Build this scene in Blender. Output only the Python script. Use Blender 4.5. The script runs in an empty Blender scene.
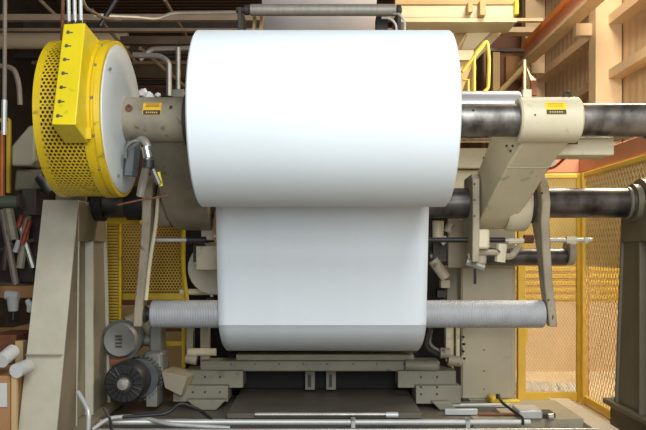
import bpy, bmesh, math, random
from mathutils import Vector, Matrix
random.seed(7)
C = bpy.context.scene.collection
F = 750.0; CH = 1.5
def P(x, y, d):                       # a point seen at (x, y) of the 646x430 frame at real depth d metres
    return Vector(((x-323)/F*d, d, CH-(y-250)/F*d))
def PX(x, d): return (x-323)/F*d
def PZ(y, d): return CH-(y-250)/F*d

# ------------------------------------------------------------ materials
def mat(name, col, rough=.5, metal=0., var=.12, scale=6., col2=None, dirt=0., stretch=(1,1,1), bump=0., emit=0):
    m = bpy.data.materials.new(name); m.use_nodes = True
    nt = m.node_tree; b = nt.nodes['Principled BSDF']
    b.inputs['Roughness'].default_value = rough; b.inputs['Metallic'].default_value = metal
    tc = nt.nodes.new('ShaderNodeTexCoord'); mp = nt.nodes.new('ShaderNodeMapping')
    mp.inputs['Scale'].default_value = stretch
    nt.links.new(tc.outputs['Object'], mp.inputs['Vector'])
    nz = nt.nodes.new('ShaderNodeTexNoise'); nz.inputs['Scale'].default_value = scale; nz.inputs['Detail'].default_value = 6
    nt.links.new(mp.outputs['Vector'], nz.inputs['Vector'])
    rp = nt.nodes.new('ShaderNodeValToRGB')
    c2 = col2 or tuple(max(0, c*(1-var*2)) for c in col)
    rp.color_ramp.elements[0].position = .3; rp.color_ramp.elements[0].color = (*c2, 1)
    rp.color_ramp.elements[1].position = .62; rp.color_ramp.elements[1].color = (*col, 1)
    nt.links.new(nz.outputs['Fac'], rp.inputs['Fac'])
    out = rp.outputs['Color']
    if dirt > 0:
        n2 = nt.nodes.new('ShaderNodeTexNoise'); n2.inputs['Scale'].default_value = scale*3.1; n2.inputs['Detail'].default_value = 8
        nt.links.new(mp.outputs['Vector'], n2.inputs['Vector'])
        r2 = nt.nodes.new('ShaderNodeValToRGB')
        r2.color_ramp.elements[0].position = .62; r2.color_ramp.elements[0].color = (0, 0, 0, 1)
        r2.color_ramp.elements[1].position = .72; r2.color_ramp.elements[1].color = (dirt, dirt, dirt, 1)
        nt.links.new(n2.outputs['Fac'], r2.inputs['Fac'])
        mx = nt.nodes.new('ShaderNodeMixRGB'); mx.inputs['Color2'].default_value = (.06, .04, .025, 1)
        nt.links.new(r2.outputs['Color'], mx.inputs['Fac']); nt.links.new(out, mx.inputs['Color1']); out = mx.outputs['Color']
    nt.links.new(out, b.inputs['Base Color'])
    if bump:
        bp = nt.nodes.new('ShaderNodeBump'); bp.inputs['Strength'].default_value = bump; bp.inputs['Distance'].default_value = .01
        nt.links.new(nz.outputs['Fac'], bp.inputs['Height']); nt.links.new(bp.outputs['Normal'], b.inputs['Normal'])
    return m
def ribbed(name, col, axis, freq, rough=.35, metal=1., depth=.003, col2=None):
    m = mat(name, col, rough, metal, .08, 8, col2)
    nt = m.node_tree; b = nt.nodes['Principled BSDF']
    tc = nt.nodes.new('ShaderNodeTexCoord')
    w = nt.nodes.new('ShaderNodeTexWave'); w.wave_type = 'BANDS'; w.bands_direction = axis
    w.inputs['Scale'].default_value = freq
    nt.links.new(tc.outputs['Object'], w.inputs['Vector'])
    bp = nt.nodes.new('ShaderNodeBump'); bp.inputs['Strength'].default_value = 1.; bp.inputs['Distance'].default_value = depth
    nt.links.new(w.outputs['Fac'], bp.inputs['Height']); nt.links.new(bp.outputs['Normal'], b.inputs['Normal'])
    return m
M = dict(
    yellowp=mat('pale_yellow_mesh', (.88, .74, .45), .5, 0, .04, 4),
    paper=mat('white_paper', (.785, .86, .91), .8, 0, .015, 1.5, stretch=(1.2, .3, .3)),
    paper2=mat('white_paper_web', (.80, .87, .93), .8, 0, .02, 1.5, stretch=(2.4, .3, .2)),
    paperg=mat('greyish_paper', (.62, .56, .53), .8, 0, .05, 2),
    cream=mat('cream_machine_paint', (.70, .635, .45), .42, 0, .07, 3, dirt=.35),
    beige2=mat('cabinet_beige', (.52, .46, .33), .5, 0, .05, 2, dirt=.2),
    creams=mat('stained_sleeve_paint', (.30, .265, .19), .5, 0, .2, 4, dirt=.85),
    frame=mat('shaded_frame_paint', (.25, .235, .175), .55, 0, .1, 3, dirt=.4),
    shadeblack=mat('deep_shade_black', (.012, .011, .010), .8, 0, .1, 3),  # near-black colour standing in for deep shade behind and under the machine
    creamd=mat('aged_cream_paint', (.43, .37, .27), .5, 0, .16, 4, dirt=.75),
    beige=mat('beige_paint', (.34, .30, .21), .5, 0, .08, 3, dirt=.25),
    olive=mat('grey_beige_paint', (.255, .215, .145), .5, 0, .08, 3, dirt=.3),
    oliveb=mat('olive_brown_shade_paint', (.15, .13, .085), .5, 0, .08, 3, dirt=.3),  # olive brown, also the shaded copy of the pedestal paint
    edge=mat('bare_edge_cream', (.50, .47, .37), .5, 0, .05, 9),
    yellow=mat('yellow_safety_paint', (.68, .48, .015), .38, 0, .05, 5, dirt=.55),
    yellowb=mat('yellow_box_paint', (.76, .60, .015), .35, 0, .04, 4, dirt=.4),
    yellowm=mat('yellow_mesh_paint', (.62, .42, .02), .5, 0, .1, 6),
    yellowf=mat('yellow_fence_paint', (.90, .62, .09), .5, 0, .06, 4),
    white=mat('white_painted_disc', (.60, .63, .62), .45, 0, .05, 2, dirt=.15),
    steel=mat('worn_steel', (.24, .225, .21), .42, .75, .35, 7, col2=(.035, .03, .028), stretch=(1.3, 1, 1)),
    steeld=mat('dark_greasy_steel', (.14, .13, .125), .38, .7, .3, 6, col2=(.03, .027, .025), stretch=(1.3, 1, 1)),
    black=mat('black_rubber', (.018, .017, .018), .5, 0, .1, 6),
    dark=mat('dark_machine', (.05, .042, .035), .6, 0, .2, 3),
    grey=mat('grey_painted_steel', (.25, .25, .225), .45, .2, .1, 5, dirt=.2),
    lgrey=mat('pale_grey_conduit', (.55, .56, .55), .42, .3, .08, 6),
    galv=mat('galvanised_pipe', (.42, .40, .36), .4, .6, .12, 8),
    blueg=mat('grey_blue_casting', (.13, .145, .15), .45, .3, .2, 5),
    label=mat('yellow_label', (.85, .62, .03), .4, 0, .02, 6),
    labelo=mat('orange_yellow_label', (.72, .42, .03), .4, 0, .1, 20),
    labelk=mat('black_label_bar', (.03, .025, .02), .5),
    rust=mat('rusty_patch', (.16, .055, .02), .8, 0, .2, 18),
    wall=mat('tan_wall', (.62, .37, .17), .7, 0, .08, 1.2, stretch=(1, 1, .2)),
    wallf=mat('tan_steel_frame', (.66, .49, .29), .6, 0, .06, 2),
    salmon=mat('salmon_painted_beam', (.68, .30, .17), .55, 0, .06, 2),
    orange=mat('orange_painted_rail', (.72, .22, .05), .5, 0, .1, 3),
    maroon=mat('brown_red_steel', (.22, .085, .04), .6, 0, .15, 2),
    roof=mat('brown_roof_deck', (.12, .08, .05), .75, 0, .15, 1.5),
    joist=mat('dark_brown_joist', (.11, .08, .055), .6, 0, .2, 2),
    joistl=mat('grey_brown_joist', (.26, .21, .16), .5, 0, .12, 2),
    duct=mat('cream_duct', (.56, .48, .36), .5, 0, .05, 2),
    crane=mat('cream_crane_paint', (.58, .51, .33), .5, 0, .06, 2),
    craned=mat('dull_tan_sheet', (.46, .32, .14), .6, 0, .08, 2),
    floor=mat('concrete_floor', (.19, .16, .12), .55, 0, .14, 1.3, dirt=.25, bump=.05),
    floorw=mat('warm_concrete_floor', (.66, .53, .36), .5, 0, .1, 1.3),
    plate=mat('worn_grey_floor_plate', (.14, .12, .095), .5, .1, .14, 3, stretch=(.5, 1, 1)),
    card=mat('brown_cardboard', (.42, .22, .09), .8, 0, .06, 3),
    cardl=mat('light_cardboard', (.58, .40, .20), .8, 0, .06, 3),
    wpaper=mat('white_sheet', (.60, .60, .58), .7, 0, .03, 3),
    red=mat('red_hose', (.38, .05, .03), .5, 0, .1, 6),
    green=mat('dark_green_cylinder', (.10, .12, .08), .5, 0, .15, 5),
    glass=mat('grey_metal_gloss', (.5, .5, .5), .25, .9, .1, 9),
)
M['roller'] = ribbed('ribbed_grey_roller', (.50, .52, .55), 'X', 24, .5, .2, .003)
M['toproller'] = mat('brushed_steel_roller', (.36, .34, .30), .55, .35, .08, 9, stretch=(4, 1, 1))
M['smooth'] = mat('pale_steel_roller', (.60, .61, .63), .35, .5, .05, 4)
M['siding'] = ribbed('corrugated_tan_siding', (.54, .38, .22), 'Y', 1.3, .8, 0, .008, (.49, .34, .195))
M['deck'] = ribbed('corrugated_brown_deck', (.13, .088, .055), 'Y', 1.2, .7, 0, .05, (.12, .08, .05))

# ------------------------------------------------------------ mesh builders
def newbm(): return bmesh.new()
def poly(bm, verts, faces):
    vs = [bm.verts.new(v) for v in verts]
    for f in faces:
        try: bm.faces.new([vs[i] for i in f])
        except ValueError: pass
HEX = [(0,3,2,1),(4,5,6,7),(0,1,5,4),(1,2,6,5),(2,3,7,6),(3,0,4,7)]
def box(bm, x0, x1, y0, y1, z0, z1):
    poly(bm, [(x0,y0,z0),(x1,y0,z0),(x1,y1,z0),(x0,y1,z0),(x0,y0,z1),(x1,y0,z1),(x1,y1,z1),(x0,y1,z1)], HEX)
def hexa(bm, pts): poly(bm, pts, HEX)
def extr(bm, yz, x0, x1):             # polygon in (y,z) pushed along x
    n = len(yz)
    poly(bm, [(x0,y,z) for y,z in yz]+[(x1,y,z) for y,z in yz],
         [tuple(range(n)), tuple(range(2*n-1,n-1,-1))]+[(i,(i+1)%n,(i+1)%n+n,i+n) for i in range(n)])
def extrf(bm, xz, y0, y1):            # polygon in (x,z) pushed along y
    n = len(xz)
    poly(bm, [(x,y0,z) for x,z in xz]+[(x,y1,z) for x,z in xz],
         [tuple(range(n)), tuple(range(2*n-1,n-1,-1))]+[(i,(i+1)%n,(i+1)%n+n,i+n) for i in range(n)])
def frame(d):
    d = d.normalized(); a = Vector((0,0,1)) if abs(d.z) < .9 else Vector((0,1,0))
    u = d.cross(a).normalized(); return u, u.cross(d).normalized()
def tube(bm, pts, r, n=12, cap=True):
    pts = [Vector(p) for p in pts]; rs = r if isinstance(r, (list, tuple)) else [r]*len(pts)
    rings = []; u = None
    for i, p in enumerate(pts):
        t = (pts[min(i+1,len(pts)-1)]-pts[max(i-1,0)])
        if u is None: u, v = frame(t)
        else:
            t.normalize(); u = (u - t*u.dot(t)).normalized(); v = u.cross(t).normalized()
        rings.append([bm.verts.new(p+(u*math.cos(2*math.pi*k/n)+v*math.sin(2*math.pi*k/n))*rs[i]) for k in range(n)])
    for a, b in zip(rings, rings[1:]):
        for k in range(n): bm.faces.new((a[k], a[(k+1)%n], b[(k+1)%n], b[k]))
    if cap:
        bm.faces.new(rings[0][::-1]); bm.faces.new(rings[-1])
def lathex(bm, prof, cy, cz, n=48, closed=True):   # prof: (x, r) along the x axis
    rings = []
    for x, r in prof:
        if r < 1e-5: rings.append([bm.verts.new((x,cy,cz))])
        else: rings.append([bm.verts.new((x, cy+r*math.cos(2*math.pi*k/n), cz+r*math.sin(2*math.pi*k/n))) for k in range(n)])
    for a, b in zip(rings, rings[1:]):
        for k in range(n):
            j = (k+1)%n
            if len(a) == 1 and len(b) == 1: continue
            if len(a) == 1: bm.faces.new((a[0], b[j], b[k]))
            elif len(b) == 1: bm.faces.new((a[k], a[j], b[0]))
            else: bm.faces.new((a[k], a[j], b[j], b[k]))
def bent(p0, p1, p2, n=8):            # quadratic curve
    p0, p1, p2 = Vector(p0), Vector(p1), Vector(p2)
    return [(1-t)**2*p0+2*t*(1-t)*p1+t*t*p2 for t in [i/n for i in range(n+1)]]
def path(pts, k=6, rad=.12):          # polyline with rounded corners
    pts = [Vector(p) for p in pts]; out = [pts[0]]
    for a, b, c in zip(pts, pts[1:], pts[2:]):
        r = min(rad, (a-b).length*.45, (c-b).length*.45)
        out += bent(b+(a-b).normalized()*r, b, b+(c-b).normalized()*r, k)
    return out+[pts[-1]]
def honey(bm, u0, u1, v0, v1, pitch, web, fn, th=.0):
    # sheet of hexagonal holes, fn(u, v) -> point
    R = pitch/math.sqrt(3); hR = R*(1-web); dv = pitch*math.sqrt(3)/2
    cl = lambda u, v: fn(min(max(u,u0),u1), min(max(v,v0),v1))
    j = 0; v = v0
    while v <= v1+dv*.4:
        u = u0+(pitch/2 if j % 2 else 0)
        while u <= u1+pitch*.4:
            o = []; q = []
            for k in range(6):
                a = math.pi/6+k*math.pi/3
                o.append(bm.verts.new(cl(u+R*math.cos(a), v+R*math.sin(a)))); q.append(bm.verts.new(cl(u+hR*math.cos(a), v+hR*math.sin(a))))
            for k in range(6): bm.faces.new((o[k], o[(k+1)%6], q[(k+1)%6], q[k]))
            u += pitch
        v += dv; j += 1
def wires(bm, u0, u1, v0, v1, sp, w, fn, slope=1.6):
    # diamond mesh of flat strands, both diagonals
    for s in (1, -1):
        H = v1-v0; k = u0-H/slope-sp
        while k < u1+H/slope+sp:
            # line: u = k + s*(v-v0)/slope
            pts = []
            va, vb = v0, v1
            def uu(v): return k+s*(v-v0)/slope
            if s > 0: va = max(v0, v0+(u0-k)*slope); vb = min(v1, v0+(u1-k)*slope)
            else: va = max(v0, v0+(k-u1)*slope); vb = min(v1, v0+(k-u0)*slope)
            if vb-va > .01:
                a, b = (uu(va), va), (uu(vb), vb)
                q = [bm.verts.new(fn(*t)) for t in ((a[0]-w,a[1]),(a[0]+w,a[1]),(b[0]+w,b[1]),(b[0]-w,b[1]))]
                bm.faces.new(q)
            k += sp
def lerp(a, b, t): return a+(b-a)*t

# ------------------------------------------------------------ object helpers
def obj(name, bm, m, parent=None, smooth=True, bevel=0., solid=0., label=None):
    if bm.verts:
        bmesh.ops.remove_doubles(bm, verts=bm.verts, dist=1e-5)
        bmesh.ops.recalc_face_normals(bm, faces=bm.faces)
    me = bpy.data.meshes.new(name); 
    if parent is not None:
        bmesh.ops.translate(bm, verts=bm.verts, vec=-parent.matrix_basis.translation - (parent.parent.matrix_basis.translation if parent.parent else Vector()))
    bm.to_mesh(me); bm.free()
    me.materials.append(M[m] if isinstance(m, str) else m)
    o = bpy.data.objects.new(name, me); C.objects.link(o)
    if parent is not None: o.parent = parent
    if solid:
        s = o.modifiers.new('solid', 'SOLIDIFY'); s.thickness = solid; s.offset = 0
    if bevel:
        b = o.modifiers.new('bevel', 'BEVEL'); b.width = bevel; b.segments = 2; b.limit_method = 'ANGLE'; b.angle_limit = math.radians(40)
    if smooth:
        for p in me.polygons: p.use_smooth = True
        me.set_sharp_from_angle(angle=math.radians(38))
    if label: o['label'] = label
    return o
def tag(o, label, cat, group=None, kind=None):
    o['label'] = label; o['category'] = cat
    if group: o['group'] = group
    if kind: o['kind'] = kind
    return o
def thing(name, label, cat, loc=(0,0,0), group=None):
    o = bpy.data.objects.new(name, None); C.objects.link(o); o.location = loc; o.empty_display_size = .1
    return tag(o, label, cat, group)
def struct(name, bm, m, **k):
    o = obj(name, bm, m, **k); o['kind'] = 'structure'; return o
def B(name, par, m, *b, bevel=.006, **k):
    bm = newbm(); box(bm, *b); return obj(name, bm, m, par, bevel=bevel, **k)
def BX(name, par, m, x0, x1, y0, y1, d0, d1, bevel=.006, **k):   # front face spans pixels x0..x1, y0..y1 at depth d0
    return B(name, par, m, PX(x0,d0), PX(x1,d0), d0, d1, PZ(y1,d0), PZ(y0,d0), bevel=bevel, **k)
def T(name, par, m, pts, r, n=12, **k):
    bm = newbm(); tube(bm, pts, r, n); return obj(name, bm, m, par, **k)
def L(name, par, m, prof, cy, cz, n=48, **k):
    bm = newbm(); lathex(bm, prof, cy, cz, n); return obj(name, bm, m, par, **k)
def solidcyl(x0, x1, r, c=.008): return [(x0,0),(x0,r-c),(x0+c,r),(x1-c,r),(x1,r-c),(x1,0)]
def bolt(par, p, ax, r=.012, h=.012, m='grey', name='bolt'):
    bm = newbm(); p = Vector(p); tube(bm, [p, p+Vector(ax)*h*.6, p+Vector(ax)*h], [r, r, r*.6], 8); return obj(name, bm, m, par)

# ============================================================ SETTING
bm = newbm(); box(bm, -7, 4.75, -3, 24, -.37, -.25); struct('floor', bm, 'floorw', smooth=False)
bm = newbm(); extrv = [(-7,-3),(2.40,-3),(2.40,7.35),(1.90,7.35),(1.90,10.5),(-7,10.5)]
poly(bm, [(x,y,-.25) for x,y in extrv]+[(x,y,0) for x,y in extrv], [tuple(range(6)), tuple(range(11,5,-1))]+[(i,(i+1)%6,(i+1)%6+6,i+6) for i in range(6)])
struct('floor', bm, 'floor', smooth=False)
bm = newbm(); box(bm, 4.62, 4.75, -3, 24, -.25, 8.2); struct('wall_right', bm, 'siding', smooth=False)
bm = newbm(); box(bm, -7.1, -7, -3, 24, -.25, 8.2); struct('wall_left', bm, 'dark', smooth=False)
bm = newbm(); box(bm, -7, 4.75, 24, 24.1, -.25, 8.2); struct('wall_back', bm, 'maroon', smooth=False)
bm = newbm(); box(bm, -7.1, 4.75, -3, 24.1, 8.2, 8.35); struct('ceiling', bm, 'deck', smooth=False)
# right wall girts and columns
for gi, z in enumerate((3.36, 4.21, 5.05, 5.9, 6.75)):
    bm = newbm(); box(bm, 4.40, 4.62, 3, 24, z-.07, z+.07)
    struct('trim_%d' % (gi+1), bm, 'wallf', smooth=False)
for i, y in enumerate((11.55, 15.55, 19.6)):
    t = bpy.data.objects.new('column', None); C.objects.link(t); t.location = (4.35, y, 0)
    tag(t, ('tan steel building column nearest on the right wall', 'tan steel column at the far end of the crane rail', 'farthest tan steel column on the right wall')[i], 'column')
    B('flange', t, 'wallf', 4.20, 4.24, y, y+.30, -.25, 8.2, bevel=0); B('flange', t, 'wallf', 4.56, 4.60, y, y+.30, -.25, 8.2, bevel=0)
    B('web_plate', t, 'wallf', 4.24, 4.56, y+.01, y+.05, -.25, 8.2, bevel=0)

# crane runway rail beam along the right wall
t = thing('crane_rail_beam', 'orange topped runway beam rising along the tan right wall', 'beam', (3.9, 11, 5))
B('top_rail', t, 'orange', 3.80, 3.95, 6.5, 14.4, 5.36, 5.46)
B('web_plate', t, 'salmon', 3.86, 3.9, 6.5, 14.4, 5.10, 5.36)
B('bottom_flange', t, 'wallf', 3.76, 4.0, 6.5, 14.4, 5.04, 5.10)
for y in (11.7, 14.2):
    B('bracket', t, 'wallf', 3.95, 4.2, y, y+.15, 4.85, 5.04)

# roof joists, left side
t = thing('cream_duct', 'long cream duct high in the dark left background', 'duct', (-6, 16, 6))
T('pipe', t, 'duct', [(-7, 16, PZ(41,16)), (PX(128,16), 16, PZ(41,16))], .17, 20)
jl = [(0, 28, 31, 14, 'joistl', -7, 2.2, 'upper joist'), (0, 61, 64, 18, 'joistl', -7, .5, ''), (0, 14, 20, 13, 'joistl', -7, 1.6, ''), (0, 20, 28, 17.5, 'dark', -7, 1, ''),
      (0, 36, 44, 15, 'joist', PX(120,15), 1, ''), (0, 50, 58, 17, 'dark', -7, 1, ''), (0, 66, 78, 19, 'joist', -7, 0, ''), (0, 80, 84, 19.5, 'dark', -7, 0, ''), (0, 88, 96, 20, 'joist', -7, 0, ''),
      (0,104,112, 20.5, 'dark', -7, 0, ''), (0, 47, 54, 16, 'dark', PX(130,16), .5, '')]
JN = ['grey brown roof joist crossing just above the big roll top on the left', 'thin grey brown joist passing behind the top of the round guard', 'grey brown joist highest but one at the top left of the picture',
      'black joist between the two uppermost joists at top left', 'dark brown roof joist right of the cream duct end', 'blackish joist directly below the cream duct', 'dark brown deep joist behind the bent conduits',
      'thin blackish joist under the brown one behind the bent conduits', 'dark brown joist just above the label sleeve in the shadows', 'lowest blackish joist behind the label sleeve', 'short blackish joist right of the round guard top']
for (_, y0, y1, d, m, x0, x1, _n), lb in zip(jl, JN):
    o = B('roof_joist', None, m, x0, x1, d, d+.12, PZ(y1,d), PZ(y0,d), bevel=0)
    tag(o, lb, 'joist', 'roof joists on the left')
for a, b in (((92,10),(136,62)), ((165,0),(190,42)), ((40,0),(112,70)), ((140,48),(187,88)), ((100,60),(140,100))):
    o = T('roof_brace', None, 'joistl', [P(*a, 13.6), P(*b, 15.5)], .035, 6)
    tag(o, 'thin diagonal steel brace in the shadowed roof on the left', 'brace', 'diagonal roof braces')
# conduits in the left roof
o = T('roof_conduit', None, 'galv', path([P(95,15,11), P(140,17,11), P(158,19,11), P(172,13,11), P(262,12,11)], rad=.1), .03, 8)
tag(o, 'wavy galvanised conduit under the roof left of the big roll', 'pipe')
o = T('roof_conduit', None, 'galv', path([P(133,55,9), P(160,56,9), P(169,62,9), P(169,96,9)], rad=.2), .035, 8)
tag(o, 'bent grey conduit curving down behind the label sleeve', 'pipe')
o = T('roof_conduit', None, 'galv', path([P(140,60,9.4), P(150,49,9.4), P(190,48,9.4)], rad=.2), .03, 8)
tag(o, 'curved conduit arching right towards the big roll', 'pipe')
t = thing('hanging_pipe', 'straight vertical pipe ending in a grey box beside the big roll', 'pipe', tuple(P(178,96,9.2)))
T('pipe', t, 'galv', [P(178,48,9.2), P(178,92,9.2)], .03, 8)
BX('junction_box', t, 'grey', 172, 184, 89, 97, 9.15, 9.3)
o = T('drop_cable', None, 'black', [P(118,-4,8.5), P(100,26,8.5)], .03, 8)
tag(o, 'short black cable slanting down to the yellow guard', 'cable')
t = thing('hanging_conduit', 'thin pale conduit hanging down at far left of the picture', 'conduit', tuple(P(5,140,7)))
T('pipe', t, 'joistl', [P(5,-6,7), P(4.5,100,7)], .02, 8)
T('lower_pipe', t, 'lgrey', [P(4.5,100,7), P(4,135,7)], .026, 8)

# top middle roller and web
t = thing('guide_roller', 'long brushed steel roller at top centre above the big roll', 'roller', tuple(P(323,10,7.4)))
cz = PZ(10,7.4)
L('roller', t, 'toproller', solidcyl(PX(250,7.4), PX(396,7.4), 5.8*7.4/750), 7.4, cz, 32)
L('shaft', t, 'dark', solidcyl(PX(236,7.4), PX(402,7.4), .03), 7.4, cz, 16)
L('bearing', t, 'dark', solidcyl(PX(396.5,7.4), PX(401,7.4), .05), 7.4, cz, 16)
for x in (238, 397): B('upright', t, 'dark', PX(x,7.4), PX(x+4,7.4), 7.36, 7.80, 3.1, PZ(8,7.4))
L('bearing', t, 'dark', solidcyl(PX(244,7.4), PX(249.5,7.4), .05), 7.4, cz, 16)
bm = newbm()
for i in range(2):
    pass
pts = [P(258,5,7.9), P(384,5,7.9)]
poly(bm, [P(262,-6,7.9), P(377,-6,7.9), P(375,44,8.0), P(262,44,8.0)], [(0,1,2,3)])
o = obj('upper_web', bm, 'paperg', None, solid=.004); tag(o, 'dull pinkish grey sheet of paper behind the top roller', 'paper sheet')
o = BX('roller_bracket', None, 'dark', 376, 388, 16, 98, 7.6, 7.76); tag(o, 'dark steel bracket right of the grey upper sheet', 'bracket')
t = thing('frame_upright', 'tan upright pair left of the grey upper sheet', 'bracket', tuple(P(256,60,7.6)))
for x in (253, 260):
    bm = newbm(); extrf(bm, [(PX(x,7.6), PZ(15,7.6)), (PX(x+3,7.6), PZ(15,7.6)), (PX(x+1,7.6), PZ(60,7.6)), (PX(x-2,7.6), PZ(60,7.6))], 7.6, 7.68); obj('strut', bm, 'craned', t)
for pa, lb in (([P(394,14,7.2), P(400,14,7.1), P(405,22,7.1), P(404,40,7.1)], 'outer white cable looping off the top roller end'),
               ([P(382,18,7.2), P(390,18,7.15), P(396,24,7.15), P(397,40,7.15)], 'inner pale cable looping off the top roller end')):
    o = T('white_cable', None, 'wpaper', path(pa, rad=.08), .011, 8); tag(o, lb, 'cable')

# ============================================================ MAIN ROLL
RY, RZ, RR, RW = 5.2, 2.40, .60, .85
XC = .003
t = thing('paper_roll', 'huge white paper roll hung at the centre of the machine', 'paper roll', (XC, RY, RZ-RR))
prof = [(XC-RW,.09), (XC-RW,.30), (XC-RW,RR-.012), (XC-RW+.010,RR), (XC+RW-.010,RR), (XC+RW,RR-.012), (XC+RW,.30), (XC+RW,.09)]
L('wound_paper', t, 'paper', prof, RY, RZ, 160)
L('core_tube', t, 'card', [(XC-RW-.012,.085), (XC-RW-.012,.118), (XC+RW+.012,.118), (XC+RW+.012,.085)], RY, RZ, 40)
# web hanging from back of the roll
t = thing('paper_web', 'bright white sheet of paper hanging straight down under the big roll', 'paper sheet', (XC, 6, 1))
zi = PZ(325, 6.03)
prof = [(5.805,2.40), (5.86,1.95), (5.93,1.5), (6.0,1.1), (6.03,zi)]
cv = [(6.03,zi), (6.034,zi-.003), (6.065,zi-.04), (6.11,zi-.085), (6.18,zi-.137), (6.27,zi-.185), (6.40,zi-.23), (6.56,zi-.275), (6.75,zi-.30), (7.0,zi-.32), (7.4,zi-.33)]
bm = newbm(); vs = []
allp = []
for i in range(30):
    u = i/29*4; k = min(int(u),3); allp.append((lerp(prof[k][0],prof[k+1][0],u-k), lerp(prof[k][1],prof[k+1][1],u-k)))
allp += cv[1:]
WX = .835
for y, z in allp: vs.append([bm.verts.new((XC-.008+WX*(2*j/24-1), y, z)) for j in range(25)])
for a, b in zip(vs, vs[1:]):
    for j in range(24): bm.faces.new((a[j], a[j+1], b[j+1], b[j]))
obj('sheet', bm, 'paper2', t, solid=.003)

# ============================================================ UNWIND SHAFT, ARMS
t = thing('unwind_shaft', 'thick worn steel shaft carrying the big paper roll', 'shaft', (1.5, RY, RZ))
L('shaft', t, 'steel', [(-.98,0), (-.98,.08), (-.86,.08), (.86,.08), (.865,.114), (2.235,.114), (2.235,0)], RY, RZ, 48)
L('end_flange', t, 'steeld', solidcyl(2.236, 2.31, .130), RY, RZ, 32)
for x in (473, 631): bolt(t, P(x,110.5,RY-.102), (0,-1,0), .010, .006, 'black', 'pin_hole')
L('chuck', t, 'dark', solidcyl(-.945, -.86, .19), RY, RZ, 40)
L('chuck', t, 'steeld', solidcyl(.862, .90, .12), RY, RZ, 40)

def sleeve(t, x0, x1, m, r=.157):
    L('sleeve', t, m, [(x0,.116), (x0,r-.012), (x0+.012,r), (x1-.012,r), (x1,r-.012), (x1,.116)], RY, RZ, 48)
def labelpatch(t, x0, x1, y0, y1, y2, r, yel):
    # a sticker wrapped on the sleeve: coloured upper part, black lower bar with coloured dashes
    def strip(name, z0, z1, xa, xb, rr, m, par):
        bm = newbm(); n = 5; rows = []
        for i in range(n):
            z = lerp(z0, z1, i/(n-1)); y = RY-math.sqrt(max(rr*rr-(z-RZ)**2, 0)); rows.append((bm.verts.new((xa,y,z)), bm.verts.new((xb,y,z))))
        for a, b in zip(rows, rows[1:]): bm.faces.new((a[0],a[1],b[1],b[0]))
        return obj(name, bm, m, par)
    d = RY-r
    lab = strip('warning_label', PZ(y2,d), PZ(y0,d), PX(x0,d), PX(x1,d), r+.0015, yel, t)
    lab['label'] = 'small yellow and black warning sticker'
    xa, xb = PX(x0,d), PX(x1,d)
    strip('black_bar', PZ(y2,d)+.002, PZ(y1,d), xa+.004, xb-.004, r+.0025, 'labelk', lab)
    w = (xb-xa)/9
    for k in range(6): strip('letter', lerp(PZ(y2,d),PZ(y1,d),.38), lerp(PZ(y2,d),PZ(y1,d),.66), xa+w*(1.6+k), xa+w*(2.2+k), r+.0035, 'labelo', lab)
    for k in range(3): strip('text_line', PZ(y0+1.1+1.5*k,d)-.003, PZ(y0+1.1+1.5*k,d)+.001, xa+w*1.2, xb-w*1.2, r+.0025, 'labelo' if yel=='label' else 'rust', lab)

def arm(t, secs, m, name='arm', sh=0.):
    # sh: how far the rear left edge sits inward of the front left edge
    # secs: list of (s, x0, x1, halfwidth); s runs from the shaft centre A to the pivot B and beyond
    A = Vector((0,RY,RZ)); Bp = Vector((0,6.2,PZ(203,6.2))); d = (Bp-A); n = Vector((0,d.z,-d.y)).normalized()  # n faces camera and down
    if n.y > 0: n = -n
    bm = newbm(); rings = []
    for s, x0, x1, w in secs:
        c = A+d*s
        rings.append([bm.verts.new((x, (c+n*k).y, (c+n*k).z)) for x, k in ((x0,w),(x1,w),(x1,-w),(x0-sh*max(0,1-s),-w))])
    for a, b in zip(rings, rings[1:]):
        for k in range(4): bm.faces.new((a[k], a[(k+1)%4], b[(k+1)%4], b[k]))
    bm.faces.new(rings[0]); bm.faces.new(rings[-1][::-1])
    return obj(name, bm, m, t, bevel=.012)
SZ = PZ(203, 6.2); SY = 6.2; SR = .127
# right arm
t = thing('shaft_carrier', 'cream cast arm gripping the shaft right of the big roll', 'machine arm', (1.6, RY, RZ-.2))
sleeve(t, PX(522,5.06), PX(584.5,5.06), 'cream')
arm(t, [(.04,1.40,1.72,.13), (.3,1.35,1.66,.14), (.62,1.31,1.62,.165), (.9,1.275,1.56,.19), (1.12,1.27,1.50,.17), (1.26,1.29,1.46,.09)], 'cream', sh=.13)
arm(t, [(.33,1.342,1.656,.1465), (.345,1.340,1.655,.1475)], 'edge', 'weld_bead')
L('pivot_hub', t, 'cream', [(1.50,.128), (1.50,.22), (1.53,.235), (1.66,.235), (1.68,.22), (1.68,.128)], SY, SZ, 40)
labelpatch(t, 546, 567, 101.5, 109.5, 114.5, .157, 'label')
bm = newbm(); tube(bm, path([P(564,99,RY), P(564,92,RY), P(570,92,RY), P(570,99,RY)], rad=.02), .009, 8); obj('lifting_eye', bm, 'black', t)
BX('eye_lug', t, 'cream', 523, 532, 89, 99, RY, RY+.05)
bolt(t, P(535,115,5.045), (0,-1,0), .007, .005, 'rust')
B('rear_bracket', t, 'cream', PX(552,5.32), PX(601,5.6), 5.34, 5.6, PZ(158,5.5), PZ(140,5.5), bevel=.01)
B('bracket_slot', t, 'black', PX(556,5.3), PX(579,5.3), 5.325, 5.335, PZ(144,5.33), PZ(141,5.33), bevel=0)
for p in ((507,146),(511,151),(513,146)): bolt(t, P(*p, 5.28), (-1,-.4,0), .010, .010, 'dark')
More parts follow.
